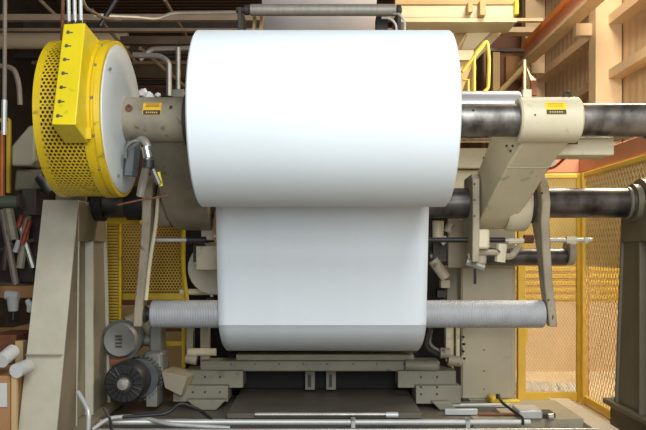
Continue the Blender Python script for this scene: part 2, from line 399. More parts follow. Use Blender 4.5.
# left arm
t = thing('shaft_carrier', 'stained beige arm between the white disc and the big roll', 'machine arm', (-1.1, RY, RZ-.2))
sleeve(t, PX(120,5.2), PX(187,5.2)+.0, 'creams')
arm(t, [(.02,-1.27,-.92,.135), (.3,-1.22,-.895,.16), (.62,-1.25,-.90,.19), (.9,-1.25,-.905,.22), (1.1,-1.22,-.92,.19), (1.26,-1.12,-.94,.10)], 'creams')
labelpatch(t, 142.5, 161, 102, 110, 115, .157, 'labelo')
bm = newbm(); c = P(129,108,5.043)
for k in range(9): pass
tube(bm, [c, c+Vector((0,-.006,0))], .024, 12); obj('rust_stain', bm, 'rust', t)
for x, y in ((129,106), (171,107)): bolt(t, P(x,y,5.045), (0,-1,0), .011, .012, 'dark')
L('pivot_hub', t, 'creams', [(-1.33,.128), (-1.33,.2), (-1.25,.2), (-1.25,.128)], SY, SZ, 40)
# hose and fitting in front of the left arm
t = thing('air_hose', 'shiny hose fitting with black tape on the stained left arm', 'hose', tuple(P(148,160,5)))
T('hose', t, 'galv', path([P(136,144,4.98), P(143,138,4.93), P(149,148,4.9), P(147,165,4.9), P(142,185,4.98), P(140,196,5.0)], rad=.06), .026, 12)
T('tape', t, 'black', [P(148.5,160,4.9), P(148,168,4.9)], .040, 14)
T('fitting', t, 'glass', [P(146,147,4.89), P(148.5,158,4.89)], .034, 14)
T('side_hose', t, 'glass', path([P(126,158,5.0), P(126,148,4.98), P(133,141,4.95), P(143,141,4.93)], rad=.05), .014, 10)
T('strap', t, 'yellowb', [P(158,172,4.98), P(161,186,5.0)], .014, 8)
T('clip', t, 'glass', [P(152,168,4.95), P(159,184,4.97)], .02, 8)
o = T('bracket_box', None, 'blueg', [P(133,142,5.1), P(130,176,5.1)], .05, 6); tag(o, 'small grey bracket under the label sleeve beside the disc', 'bracket')
o = T('red_hose', None, 'red', path([P(526,143,5.7), P(532,163,5.65), P(552,170,5.6), P(565,158,5.55), P(570,150,5.5)], rad=.1), .010, 8)
tag(o, 'thin red hose hooping below the right arm sleeve', 'hose')
o = T('red_hose', None, 'rust', path([P(118,205,4.95), P(140,200,4.95), P(168,196,5.0)], rad=.1), .006, 8)
tag(o, 'thin rusty cable drooping under the white disc', 'cable')

# ============================================================ BRAKE DRUM GUARD
DX0, DX1, DR = -1.81, -1.40, .525
t = thing('brake_guard', 'round yellow brake guard with perforated rim and white disc', 'machine guard', (-1.6, RY, RZ-DR))
L('disc_cover', t, 'white', [(-1.40,0), (-1.40,.505), (-1.385,.502), (-1.372,.47), (-1.36,.36), (-1.356,.20), (-1.356,0)], RY, RZ, 96)
bm = newbm()
lathex(bm, [(-1.50,DR-.01), (-1.50,DR+.012), (-1.455,DR+.012), (-1.45,DR-.004), (-1.435,DR-.004), (-1.43,DR+.010), (-1.395,DR+.006), (-1.392,DR-.03), (-1.40,DR-.03)], RY, RZ, 96)
obj('outer_band', bm, 'yellow', t, label='ridged yellow band beside the white disc')
bm = newbm(); lathex(bm, [(-1.80,DR-.02), (-1.81,DR), (-1.81,DR+.008), (-1.765,DR+.008), (-1.765,DR-.004), (-1.78,DR-.02)], RY, RZ, 96); obj('inner_band', bm, 'yellow', t)
bm = newbm()
CIR = 2*math.pi*DR
honey(bm, -1.775, -1.49, 0, CIR, .0285, .36, lambda u, v: (u, RY-DR*math.cos(v/DR), RZ+DR*math.sin(v/DR)))
obj('perforated_screen', bm, 'yellow', t, smooth=False, solid=.003)
L('drum', t, 'maroon', [(-1.79,.10), (-1.79,.43), (-1.76,.45), (-1.44,.45), (-1.42,.43), (-1.42,.10)], RY, RZ, 64)
bm = newbm()
a0 = math.radians(-33)
box(bm, -1.62, -1.44, 4.655, 4.672, 2.19, 2.26); obj('screen_seam', bm, 'yellow', t)
for k in range(14):
    a = k*math.pi/7+.1
    bolt(t, (-1.4425, RY-math.cos(a)*(DR-.003), RZ+math.sin(a)*(DR-.003)), (0, -math.cos(a), math.sin(a)), .009, .012, 'grey')
bolt(t, (-1.366, 4.80, 2.66), (1,0,0), .012, .012, 'grey'); bolt(t, (-1.366, 5.0, 2.0), (1,0,0), .012, .012, 'grey')
# yellow terminal box on the guard
t = thing('terminal_box', 'tall narrow yellow box bolted on the front of the round guard', 'electrical box', (-1.55, 4.6, 2.2))
bx = newbm()
f = [(-1.612,4.66,2.905), (-1.478,4.66,2.912), (-1.468,4.45,2.245), (-1.612,4.45,2.245)]
bk = [(-1.612,4.965,2.885), (-1.478,4.965,2.885), (-1.468,4.68,2.165), (-1.612,4.68,2.165)]
hexa(bx, [f[3], f[2], bk[2], bk[3], f[0], f[1], bk[1], bk[0]])
obj('housing', bx, 'yellowb', t, bevel=.006)
nf = Vector((0,-.66,.21)).normalized()
for k in range(7):
    s = .09+.83*k/6.0
    p = Vector((lerp(-1.575,-1.577,s)+.0, lerp(4.66,4.45,s), lerp(2.905,2.245,s)))
    bolt(t, p, nf, .011, .013, 'blueg', 'screw')
    T('slot', t, 'blueg', [p+Vector((.012,-.004,0)), p+Vector((.028,-.002,.0))], .004, 6)
tp = newbm()
for k in range(6): tube(tp, [(-1.60+.022*k,4.68,2.905), (-1.594+.022*k,4.66,2.925-.008*(k%2))], .009, 6)
obj('gland_row', tp, 'dark', t)
for i, (x, w) in enumerate(((69,.016), (75,.016), (81,.016))):
    o = T('box_conduit', None, 'lgrey', [P(x,23,4.75), P(x-.5,-4,4.75)], .012, 10)
    tag(o, ('left pale conduit rising from top of the yellow box', 'middle pale conduit rising from top of the yellow box', 'right pale conduit rising from top of the yellow box')[i], 'conduit', 'conduits above the yellow box')
o = T('box_conduit', None, 'joistl', path([P(81,-4,4.8), P(86,8,4.9), P(103,18,5.4), P(120,20,6)], rad=.1), .012, 8); tag(o, 'curved brown cable sweeping right from above the yellow box', 'cable')
o = T('flat_strap', None, 'rust', [P(62,40,5.0), P(63,-4,5.0)], .012, 8); tag(o, 'rusty brown rod left of the pale conduits', 'rod')

# ============================================================ LOWER CROSS SHAFT, IDLER, LEVERS
t = thing('cross_shaft', 'dark greasy steel shaft spanning below the unwind arms', 'shaft', (0, SY, SZ))
L('shaft', t, 'steeld', [(-2.05,0), (-2.05,SR-.004), (2.62,SR-.004), (2.62,0)], SY, SZ, 48)
L('collar', t, 'black', solidcyl(-1.885, -1.80, .15), SY, SZ, 40)
L('collar', t, 'black', solidcyl(-1.62, -1.42, .142), SY, SZ, 40)
L('collar', t, 'oliveb', solidcyl(2.50, 2.53, .134), SY, SZ, 40)
L('end_flange', t, 'oliveb', [(2.55,.123), (2.55,.155), (2.60,.155), (2.60,.123)], SY, SZ, 40)

IY, IZ, IR = 6.155, PZ(314, 6.155), .113
t = thing('idler_roller', 'long ribbed grey roller crossing behind the hanging white sheet', 'roller', (.2, IY, IZ-IR))
L('roller', t, 'roller', solidcyl(PX(152,IY), PX(543,IY), IR, .008), IY, IZ, 64)
L('journal', t, 'black', solidcyl(PX(543,IY), PX(552,IY), .045), IY, IZ, 24)
L('journal', t, 'black', solidcyl(PX(141,IY), PX(152,IY), .05), IY, IZ, 24)
L('washer', t, 'dark', solidcyl(PX(549,IY), PX(551.5,IY), .075), IY, IZ, 24)
L('washer', t, 'dark', solidcyl(PX(144,IY), PX(147,IY), .07), IY, IZ, 24)

def lever(label, X, pts, m, w=.045, x2=0):
    t = thing('roller_lever', label, 'lever', (X, IY, IZ))
    # side profile from shaft to roller, swept path with widths (y, z, half)
    bm = newbm(); rings = []
    for i, (x, y, z, h) in enumerate(pts):
        rings.append([bm.verts.new(q) for q in ((x-w,y-h,z), (x+w,y-h,z), (x+w,y+h,z), (x-w,y+h,z))])
    for a, b in zip(rings, rings[1:]):
        for k in range(4): bm.faces.new((a[k], a[(k+1)%4], b[(k+1)%4], b[k]))
    bm.faces.new(rings[0]); bm.faces.new(rings[-1][::-1])
    obj('lever_bar', bm, m, t, bevel=.01)
    return t
Y6 = 6.1
t = lever('curved cream lever holding the right end of the ribbed roller', 1.8,
      [(PX(538,6.1),6.1,PZ(171,6.1),.04), (PX(541,6.05),6.08,PZ(184,6.0),.13), (PX(541.5,6.05),6.08,PZ(203,6.0),.17), (PX(541.5,6.05),6.08,PZ(222,6.0),.14), (PX(543.5,6.1),6.1,PZ(250,6.1),.09),
       (PX(547,6.1),6.12,PZ(285,6.1),.075), (PX(551,6.1),6.14,PZ(310,6.1),.07), (PX(554,6.1),6.15,PZ(327,6.1),.04)], 'creamd', .034)
for y in (193, 208, 243, 300): bolt(t, P(542+(y-193)*.06, y, 5.93 if y < 230 else 6.03), (0,-1,0), .009, .008, 'dark')
L('clamp_ring', t, 'dark', [(1.685,.128), (1.685,.165), (1.745,.165), (1.745,.128)], SY, SZ, 32)
t = lever('worn cream lever holding the left end of the ribbed roller', -1.5,
      [(PX(152,6.1),6.1,PZ(176,6.1),.05), (PX(153,6.1),6.08,PZ(190,6.0),.15), (PX(152,6.1),6.08,PZ(205,6.0),.17), (PX(150,6.1),6.08,PZ(224,6.0),.13), (PX(147,6.1),6.1,PZ(245,6.1),.09),
       (PX(143,6.1),6.12,PZ(280,6.1),.075), (PX(139,6.1),6.14,PZ(310,6.1),.07), (PX(137,6.1),6.15,PZ(327,6.1),.04)], 'creamd', .036)
L('clamp_ring', t, 'creamd', [(-1.46,.128), (-1.46,.16), (-1.40,.16), (-1.40,.128)], SY, SZ, 32)
T('side_strip', t, 'cream', path([P(158,196,5.9), P(156,225,5.95), P(150,260,6.0), P(146,300,6.0)], rad=.2), .015, 8)

# clamp plate left of the right arm
t = thing('clamp_plate', 'worn cream clamp plate on the lower shaft left of right arm', 'plate', tuple(P(476,240,6.1)))
bm = newbm(); X0, X1 = PX(471,6.05), PX(478,6.05)
extr(bm, [(6.0,PZ(262,6.05)), (5.98,PZ(225,6.05)), (5.98,PZ(180,6.05)), (6.05,PZ(174,6.05)), (6.35,PZ(176,6.05)), (6.4,PZ(225,6.05)), (6.25,PZ(262,6.05))], X0, X1)
obj('plate', bm, 'creamd', t, bevel=.008)
BX('guide_block', t, 'cream', 474, 490, 229, 249, 6.0, 6.3, bevel=.02)
for y in (184,200,216): bolt(t, P(474.5,y,5.98), (0,-1,0), .008, .008, 'rust')
# rods and rear roller, right
t = thing('adjusting_rod', 'thin black and cream rod crossing right of the hanging sheet', 'rod', tuple(P(500,240,6.15)))
T('black_rod', t, 'black', [P(428,240,6.2), P(505,240,6.2)], .022, 12)
T('cream_rod', t, 'lgrey', [P(504,240.5,6.2), P(592,240,6.2)], .018, 12)
T('nut', t, 'cream', [P(566,240,6.2), P(576,240,6.2)], .032, 6)
T('nut', t, 'cream', [P(584,240,6.2), P(588,240,6.2)], .028, 6)
T('cream_block', t, 'cream', [P(508,241,6.2), P(523,241,6.2)], .026, 8)
T('rust_nut', t, 'rust', [P(524,239,6.2), P(533,239,6.2)], .036, 8)
t = thing('rear_roller', 'dark roller low behind the adjusting rod on the right', 'roller', tuple(P(500,259,6.8)))
L('roller', t, 'steeld', solidcyl(PX(428,6.8), PX(566,6.8), .078), 6.8, PZ(257,6.8), 32)
L('end_cap', t, 'creamd', solidcyl(PX(566,6.8), PX(573,6.8), .12), 6.8, PZ(252,6.8), 32)
t = thing('cylinder_valve', 'small cream valve with dangling stem under the clamp plate', 'valve', tuple(P(478,270,6.1)))
BX('body', t, 'creamd', 468, 487, 253, 265, 6.1, 6.25, bevel=.02)
T('stem', t, 'black', [P(475,264,6.12), P(475,284,6.12)], .012, 8)
T('arm', t, 'creamd', path([P(470,252,6.1), P(497,252,6.1), P(510,258,6.15), P(520,246,6.2)], rad=.05), .028, 8)
T('link', t, 'black', [P(488,250,6.1), P(500,252,6.1)], .02, 8)
T('knuckle', t, 'cream', [P(502,244,6.12), P(500,262,6.12)], .045, 8)
T('knuckle', t, 'galv', [P(466,262,6.1), P(484,268,6.1)], .03, 8)
# left thin rod
t = thing('adjusting_rod', 'thin cream and black rod right of the worn left lever', 'rod', tuple(P(170,240,6.2)))
T('cream_rod', t, 'lgrey', [P(152,240,6.2), P(188,240,6.2)], .018, 12)
T('black_rod', t, 'black', [P(187,240,6.2), P(206,240,6.2)], .028, 12)

# ============================================================ PEDESTALS
def pedestal(name, label, s, xi, m, zt, group):
    # s=-1: inner face at xi looking +x ; s=+1: inner face looking -x
    w = .26; t = thing(name, label, 'pedestal', (xi+s*w/2, 6, 0), group)
    def xr(a, b): return (min(xi+s*a, xi+s*b), max(xi+s*a, xi+s*b))
    def seg(n, yz, a, b, mm, bev=.006):
        bm = newbm(); x0, x1 = xr(a, b); extr(bm, yz, x0, x1); return obj(n, bm, mm, t, bevel=bev)
    bz = .15
    seg('front_leg', [(5.30,bz), (5.74,bz), (5.80,zt), (5.79,zt)], 0, w, m)
    seg('front_lip', [(5.285,bz), (5.30,bz), (5.795,zt), (5.78,zt)], -.006, w+.006, 'edge' if s < 0 else m, 0)
    seg('recessed_plate', [(5.72,bz), (6.20,bz), (6.20,zt), (5.79,zt)], .06, w-.06, m)
    seg('rib', [(5.74,bz), (5.765,bz), (5.835,zt-.05), (5.81,zt-.05)], -.004, w, 'edge' if s < 0 else m, 0)
    seg('rear_leg', [(6.16,bz), (6.66,bz), (6.50,zt), (6.16,zt)], .02, w, m)
    seg('rear_lip', [(6.655,bz), (6.68,bz), (6.52,zt), (6.495,zt)], -.004, w, 'edge' if s < 0 else m, 0)
    seg('rear_rib', [(6.15,bz), (6.18,bz), (6.18,zt-.05), (6.15,zt-.05)], -.004, w, 'edge' if s < 0 else m, 0)
    seg('head_block', [(5.79,1.57), (6.50,1.57), (6.50,zt), (5.79,zt)], -.008, w+.0, m)
    x0, x1 = xr(-.02 if s > 0 else -.06, w-.01)
    bm = newbm(); box(bm, x0-.02, x1+.02, 5.1, 6.87, .10, .15); obj('base_plate', bm, m, t, bevel=.01)
    bm = newbm(); box(bm, x0+.02, x1, 5.15, 6.8, 0 if s < 0 else -.25, .10); obj('plinth', bm, m, t, bevel=.01)
    x0, x1 = xr(.01, w-.01)
    L('bearing_cap', t, m, [(x0,.13), (x0,.2), (x1,.2), (x1,.13)], SY, SZ, 40)
    for y in (5.4, 6.75): bolt(t, (x0+(.0 if s > 0 else .27), y, .15), (0,0,1), .018, .03, 'grey')
    return t
t = pedestal('machine_pedestal', 'beige tapered steel pedestal below the yellow round guard', -1, -1.89, 'olive', 1.885, None)
B('seam', t, 'creamd', -2.152, -1.888, 5.415, 5.44, .74, .745, bevel=0)
t2 = pedestal('machine_pedestal', 'olive pedestal coloured dark for shade at the right edge of the picture', 1, 2.60, 'oliveb', 1.885, None)  # twin of the left pedestal, shade of its inner side in the colour

# ============================================================ BASE FRAME
t = thing('base_frame', 'beige low machine frame with a long beam below the hanging sheet', 'machine frame', (0, 6.9, 0))
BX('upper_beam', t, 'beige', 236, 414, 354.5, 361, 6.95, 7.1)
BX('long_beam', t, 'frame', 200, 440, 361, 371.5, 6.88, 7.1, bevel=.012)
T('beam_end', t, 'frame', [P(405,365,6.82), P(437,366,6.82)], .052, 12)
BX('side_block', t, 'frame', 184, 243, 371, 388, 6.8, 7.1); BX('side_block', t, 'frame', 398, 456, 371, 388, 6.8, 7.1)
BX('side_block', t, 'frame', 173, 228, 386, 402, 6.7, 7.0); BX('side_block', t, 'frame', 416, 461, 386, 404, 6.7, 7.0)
bm = newbm(); extrf(bm, [(PX(186,6.6),PZ(400,6.6)), (PX(226,6.6),PZ(400,6.6)), (PX(216,6.6),PZ(410.5,6.6)), (PX(198,6.6),PZ(410.5,6.6))], 6.6, 6.9); obj('foot', bm, 'frame', t, bevel=.01)
bm = newbm(); extrf(bm, [(PX(432,6.6),PZ(402,6.6)), (PX(450,6.6),PZ(402,6.6)), (PX(458,6.6),PZ(410.5,6.6)), (PX(440,6.6),PZ(410.5,6.6))], 6.6, 6.9); obj('foot', bm, 'frame', t, bevel=.01)
for x in (229, 253, 277, 301, 325, 351, 375, 402): bolt(t, P(x+2,364,6.88), (0,-1,0), .007, .007, 'dark'); 
for x in (421, 437):
    for y in (377, 387, 394): bolt(t, P(x,y,6.7 if y > 385 else 6.8), (0,-1,0), .010, .01, 'rust')
for x in (193, 205, 220):
    for y in (377, 392): bolt(t, P(x,y,6.7 if y > 385 else 6.8), (0,-1,0), .009, .01, 'dark')
for x in (305, 326): 
    BX('post', t, 'frame', x, x+10, 371, 390, 7.15, 7.25); BX('post_slot', t, 'dark', x+3, x+6, 375, 387, 7.13, 7.15, bevel=0)
o = B('floor_plate', None, 'plate', -.80, .82, 6.22, 7.9, .10, .145); tag(o, 'worn dark grey floor plate under the long beige beam', 'floor plate')
o = B('floor_slab', None, 'beige', 1.262, 2.19, 6.30, 7.08, .004, .085); tag(o, 'pale beige floor slab in front of the cabinet and fence', 'slab')
o = B('pit_kerb', None, 'plate', -2.4, 1.26, 6.30, 7.3, .004, .085); tag(o, 'low dark grey slab the machine frame stands on', 'slab')

# dark rear machine housing, side columns
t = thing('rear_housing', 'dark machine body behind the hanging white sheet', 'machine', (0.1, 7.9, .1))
B('body', t, 'shadeblack', -1.42, 1.30, 7.75, 8.7, .005, 3.1)  # machine body, its shade put into the black colour
B('shade_filler', t, 'shadeblack', -.93, .93, 7.30, 7.75, .15, .50)  # black box added to fill the shaded gap under the beam
BX('upright', t, 'beige', 186, 193, 325, 362, 7.0, 7.1); BX('upright', t, 'beige', 200, 209, 325, 362, 7.0, 7.1)
BX('upright', t, 'cream', 446, 453, 326, 362, 7.0, 7.1); BX('upright', t, 'cream', 456, 460, 326, 365, 7.0, 7.1)
BX('upright', t, 'beige', 447, 461, 240, 326, 7.3, 7.5)
T('cross_pipe', t, 'cream', [P(180,292,7.2), P(222,292,7.2)], .03, 12)
T('pipe_joint', t, 'cream', [P(188,352,6.95), P(216,352,6.95)], .035, 12)
for a in ((440,353,450,353), (448,360,462,362), (186,358,197,360)): T('pipe_joint', t, 'creamd', [P(a[0],a[1],6.95), P(a[2],a[3],6.95)], .05, 10)
T('curved_hose', t, 'dark', path([P(431,326,7.05), P(425,348,7.05), P(440,356,7.05)], rad=.15), .02, 8)
T('curved_hose', t, 'galv', path([P(431,330,7.2), P(429,345,7.2), P(441,352,7.2)], rad=.15), .016, 8)
for k in range(11):
    T('chain_link', t, 'cream' if k%3 else 'black', [P(463+1*(k%2),336+k*2.4,6.98), P(463+1*(k%2),337.8+k*2.4,6.98)], .014, 8)
for k in range(7): BX('tooth_block', t, 'cream' if k%2 else 'black', 437+4*(k%2), 447+3*(k%2), 250+k*10, 258+k*10, 7.1, 7.2)
for k in range(10): BX('tooth_block', t, 'lgrey' if k%2 else 'black', 206+2*(k%3), 213, 268+k*5, 272+k*5, 6.95, 7.0)
# beige fittings right of the sheet
t = thing('gear_block', 'cluster of cream cylinders tucked between the sheet and clamp plate', 'machine part', tuple(P(445,235,6.7)))
T('cylinder', t, 'cream', [P(438,221,6.6), P(438,239,6.6)], .05, 16)
T('cylinder', t, 'creamd', [P(447,232,6.5), P(451,224,6.5)], .035, 12)
T('cylinder', t, 'creamd', [P(433,260,6.7), P(446,278,6.7)], .05, 12)
BX('plate', t, 'olive', 448, 470, 219, 268, 6.65, 6.7); BX('plate', t, 'dark', 433, 447, 243, 262, 6.7, 6.8)
T('cylinder', t, 'wpaper', [P(441,243,6.5), P(447,238,6.5)], .03, 12)
# left cluster near the sheet
t = thing('gear_block', 'brown beige bracket cluster against the left edge of the hanging sheet', 'machine part', tuple(P(205,240,6.3)))
BX('plate', t, 'creamd', 201, 214, 206, 240, 6.28, 6.5); BX('plate', t, 'card', 214, 218, 206, 243, 6.1, 6.3)
BX('plate', t, 'creamd', 196, 217, 246, 270, 6.3, 6.5); BX('plate', t, 'dark', 193, 205, 244, 262, 6.5, 6.6)
bolt(t, P(215,236,6.1), (0,-1,0), .012, .012, 'wpaper')
bm = newbm(); tube(bm, [P(214,268,6.9), P(217,268,7.1)], .24, 32); obj('white_wheel', bm, 'edge', t)

# big beige plate / cabinet on the right below the shaft
t = thing('control_cabinet', 'flat beige cabinet standing left of the yellow mesh fence', 'cabinet', tuple(P(488,403,7.05)))
B('body', t, 'beige2', PX(461,7.1), PX(516,7.1), 7.1, 7.5, .06, PZ(226,7.1), bevel=.012)
B('door', t, 'beige2', PX(462.5,7.08), PX(512,7.08), 7.08, 7.1, PZ(398,7.1), PZ(268,7.1), bevel=.006)
for p in ((484,350), (484,371), (484,389)): bolt(t, P(*p,7.08), (0,-1,0), .008, .008, 'grey')
B('foot', t, 'dark', PX(462,7.0), PX(470,7.0), 7.0, 7.1, .05, .1)
# big cream beams behind shaft right
t = thing('cross_beam', 'wide cream box beam behind the shaft between roll and right arm', 'beam', tuple(P(500,185,7.2)))
BX('beam', t, 'cream', 440, 556, 148, 168, 7.0, 7.3); BX('lower_beam', t, 'cream', 440, 506, 170, 196, 7.1, 7.35)
BX('upper_rail', t, 'creamd', 440, 524, 138, 141, 7.0, 7.1); 
bolt(t, P(484,158,7.0), (0,-1,0), .012, .01, 'dark'); bolt(t, P(484,164,7.0), (0,-1,0), .008, .01, 'dark')
t = thing('back_roller', 'pale smooth roller behind the upper steel shaft right of the roll', 'roller', tuple(P(490,110,6.4)))
L('roller', t, 'smooth', solidcyl(PX(400,6.4), PX(518,6.4), .155), 6.4, PZ(109.5,6.4), 48)
L('journal', t, 'steeld', solidcyl(PX(518,6.4), PX(545,6.4), .05), 6.4, PZ(109.5,6.4), 24)
o = T('rear_pipe', None, 'galv', [P(582,146,6.6), P(646,120,5.6)], .07, 12); tag(o, 'grey pipe running back below the right end of the shaft', 'pipe')

# ============================================================ FENCES
def post(par, x, y, z0, z1, w=.03, m='yellowf'): return B('post', par, m, x-w, x+w, y-w, y+w, z0, z1, bevel=.004)
FZ = 2.375; FD = 8.62; F0 = -.25
x0, x1 = PX(517.5,FD), PX(580,FD)
t = thing('mesh_fence', 'yellow mesh fence panel facing the camera right of the cabinet', 'fence', (2.2, FD, F0))
post(t, x0+.04, FD, F0, FZ, .042, 'yellowf'); post(t, x1-.02, FD, F0, FZ, .022, 'yellowm')
B('rail', t, 'yellowf', x0, x1, FD-.02, FD+.02, F0+.02, F0+.12); B('rail', t, 'yellowf', x0, x1, FD-.02, FD+.02, FZ-.05, FZ)
bm = newbm(); wires(bm, x0+.06, x1-.02, F0+.1, FZ-.04, .036, .0032, lambda u, v: (u, FD, v)); obj('mesh', bm, 'yellowp', t, smooth=False, solid=.003)
B('upper_sheet', t, 'yellowf', x0+.06, x1-.03, FD+.012, FD+.02, PZ(266,FD), FZ-.05, bevel=0)
BX('gusset', t, 'yellowf', 521, 528, 328, 342, FD-.01, FD)
t = thing('mesh_fence', 'yellow mesh fence running towards the camera along the right side', 'fence', (2.97, 7.4, F0))
FX = 2.97
post(t, FX, FD-.1, F0, FZ); post(t, FX, 5.9, F0, FZ)
B('rail', t, 'yellowf', FX-.02, FX+.02, 5.9, FD-.1, F0+.02, F0+.10); B('rail', t, 'yellowf', FX-.02, FX+.02, 5.9, FD-.1, FZ-.05, FZ)
bm = newbm(); wires(bm, 5.9, FD-.1, F0+.1, FZ-.04, .075, .007, lambda u, v: (FX, u, v)); obj('mesh', bm, 'yellowp', t, smooth=False, solid=.003)
B('upper_sheet', t, 'yellowf', FX+.012, FX+.02, 5.9, FD-.12, PZ(266,FD), FZ-.05, bevel=0)
o = B('kerb', None, 'duct', 2.20, 2.398, 5.6, 7.34, 0, .05); tag(o, 'pale kerb strip on the floor inside the right fence', 'kerb')
# salmon beam running over the fence
t = thing('salmon_beam', 'salmon painted rail beam just above the yellow fence', 'beam', (3.05, 8, 2.3))
B('side_beam', t, 'salmon', 3.0, 3.16, 5.9, 8.95, 2.40, 2.585, bevel=.01)
B('cross_beam', t, 'salmon', PX(500,8.8), 3.0, 8.78, 8.95, 2.40, 2.58, bevel=.01)
for x, y in ((3.08,8.86), (3.08,6.2), (2.2,8.86)): B('leg', t, 'salmon', x-.05, x+.05, y-.05, y+.05, -.25, 2.41)
# yellow partition far behind the fence
t = thing('yellow_partition', 'distant yellow panelled partition seen through the mesh fence', 'partition', (3.6, 10.8, -.25))
B('panel', t, 'yellowf', 2.3, 4.4, 10.8, 10.85, .75, 2.3, bevel=0)
B('lower_panel', t, 'wallf', 2.3, 4.4, 10.8, 10.85, -.25, .75, bevel=0)
for k in range(6): B('slat', t, 'yellowm', 2.3, 4.4, 10.77, 10.79, .8+.1*k, .84+.1*k, bevel=0)
bm = newbm(); 
for i in range(6):
    poly(bm, [(2.35+.13*i, 9.0+.1*(i%2), -.244), (2.5+.13*i, 8.95, -.244), (2.55+.13*i, 9.3, -.12-.016*i), (2.38+.13*i, 9.35, -.14)], [(0,1,2,3)])
o = obj('plastic_film', bm, 'wpaper', None, solid=.004); tag(o, 'crumpled pale plastic film lying behind the mesh fence', 'plastic film')

# left mesh guards
t = thing('mesh_guard', 'yellow mesh machine guard standing behind the left lever', 'machine guard', tuple(P(145,345,7.2)))
GD = 7.2
def gx(x): return PX(x, GD)
for x in (119.5, 183.5): B('post', t, 'yellowm', gx(x-1.6), gx(x+1.8), GD-.02, GD+.02, .05, PZ(190,GD), bevel=.004)
B('rail', t, 'yellowm', gx(120), gx(186), GD-.015, GD+.015, PZ(300,GD), PZ(293,GD)); B('rail', t, 'yellowm', gx(120), gx(186), GD-.015, GD+.015, PZ(346,GD), PZ(341,GD)); B('rail', t, 'yellowm', gx(120), gx(186), GD-.015, GD+.015, PZ(196,GD), PZ(190,GD))
bm = newbm(); honey(bm, gx(122), gx(182), PZ(292,GD), PZ(194,GD), .030, .27, lambda u, v: (u, GD, v)); obj('mesh', bm, 'yellowm', t, smooth=False, solid=.003)
T('edge_tube', t, 'yellow', path([P(183,190,7.1), P(182,260,7.1), P(187,300,7.1), P(192,330,7.1)], rad=.4), .020, 8)
t = thing('louvre_guard', 'yellow louvred guard panel beside the beige left pedestal', 'machine guard', tuple(P(112,345,7.0)))
B('frame', t, 'yellow', PX(119,7.0), PX(121.5,7.0), 6.98, 7.02, .05, PZ(190,7.0))
for k in range(40): B('slat', t, 'yellowm', PX(100,7.0), PX(120,7.0), 7.0, 7.02, PZ(222+k*3.0,7.0)-.007, PZ(222+k*3.0,7.0)+.010, bevel=0)
B('backing', t, 'card', PX(100,7.0), PX(120,7.0), 7.05, 7.06, PZ(345,7.0), PZ(190,7.0), bevel=0)
# tan plank wall piece behind the left guard (lit floor and crates)
t = thing('tan_crate', 'tan shelf unit far behind the yellow mesh guard', 'shelf', tuple(P(150,340,9.5)))
BX('panel', t, 'craned', 60, 210, 306, 322, 9.5, 9.6, bevel=0); BX('panel', t, 'craned', 60, 210, 332, 368, 9.5, 9.6, bevel=0)
BX('backing', t, 'maroon', 60, 215, 200, 345, 9.8, 9.9, bevel=0)

# ============================================================ BLOWER AND MOTOR, lower left
t = thing('electric_motor', 'black finned motor with round fan cover beside the left pedestal', 'motor', tuple(P(130,405,6.4)))
c = P(125,383,6.25)
def yl(prof, cx, cz, n=40):
    bm = newbm(); rings = []
    for y, r in prof:
        rings.append([bm.verts.new((cx+max(r,1e-4)*math.cos(2*math.pi*k/n), y, cz+max(r,1e-4)*math.sin(2*math.pi*k/n))) for k in range(n)])
    for a, b in zip(rings, rings[1:]):
        for k in range(n): bm.faces.new((a[k], a[(k+1)%n], b[(k+1)%n], b[k]))
    return bm
obj('fan_cover', yl([(6.2,0),(6.2,.075),(6.225,.08),(6.225,.155),(6.25,.172),(6.45,.172),(6.45,0)], c.x, c.z), 'black', t)
obj('fan_hub', yl([(6.165,0),(6.17,.045),(6.2,.055),(6.2,0)], c.x, c.z), 'galv', t)
bm = newbm()
for k in range(18):
    a = 2*math.pi*k/18
    tube(bm, [(c.x+.078*math.cos(a),6.215,c.z+.078*math.sin(a)), (c.x+.155*math.cos(a),6.222,c.z+.155*math.sin(a))], .007, 6)
obj('grille', bm, 'black', t)
bm = newbm(); c2 = P(139,378,6.5)
for k in range(30):
    a = 2*math.pi*k/30
    tube(bm, [(c2.x+.19*math.cos(a),6.48,c2.z+.19*math.sin(a)), (c2.x+.165*math.cos(a),6.75,c2.z+.165*math.sin(a))], .006, 6)
tube(bm, [(c2.x,6.48,c2.z),(c2.x,6.75,c2.z)], .17, 32)
obj('finned_body', bm, 'blueg', t)
BX('foot', t, 'grey', 146, 157, 384, 407, 6.5, 6.75)
BX('gearcase', t, 'grey', 143, 162, 352, 388, 6.62, 6.95, bevel=.03); BX('gearcase', t, 'grey', 149, 161, 326, 356, 6.72, 6.95, bevel=.02)
T('neck', t, 'grey', [P(141,340,6.8), P(160,340,6.8)], .05, 16)
t = thing('blower_housing', 'grey round blower housing above the black fan cover', 'blower', tuple(P(120,358,6.6)))
c = P(121,340,6.55)
obj('housing', yl([(6.52,0),(6.50,.135),(6.52,.15),(6.6,.158),(6.8,.158),(6.8,0)], c.x, c.z), 'grey', t)
obj('rim', yl([(6.56,.150),(6.56,.175),(6.60,.175),(6.60,.150)], c.x, c.z), 'blueg', t)
bm = newbm()
for z in (-.05, -.02, .01, .04): box(bm, c.x-.035, c.x+.02, 6.492, 6.502, c.z+z-.006, c.z+z+.006)
obj('vent', bm, 'dark', t, smooth=False)
T('duct', t, 'creamd', path([P(126,322,6.7), P(140,316,6.75), P(150,330,6.8)], rad=.1), .05, 16)
T('red_pipe', t, 'maroon', [P(112,362,6.6), P(128,358,6.6)], .05, 10)
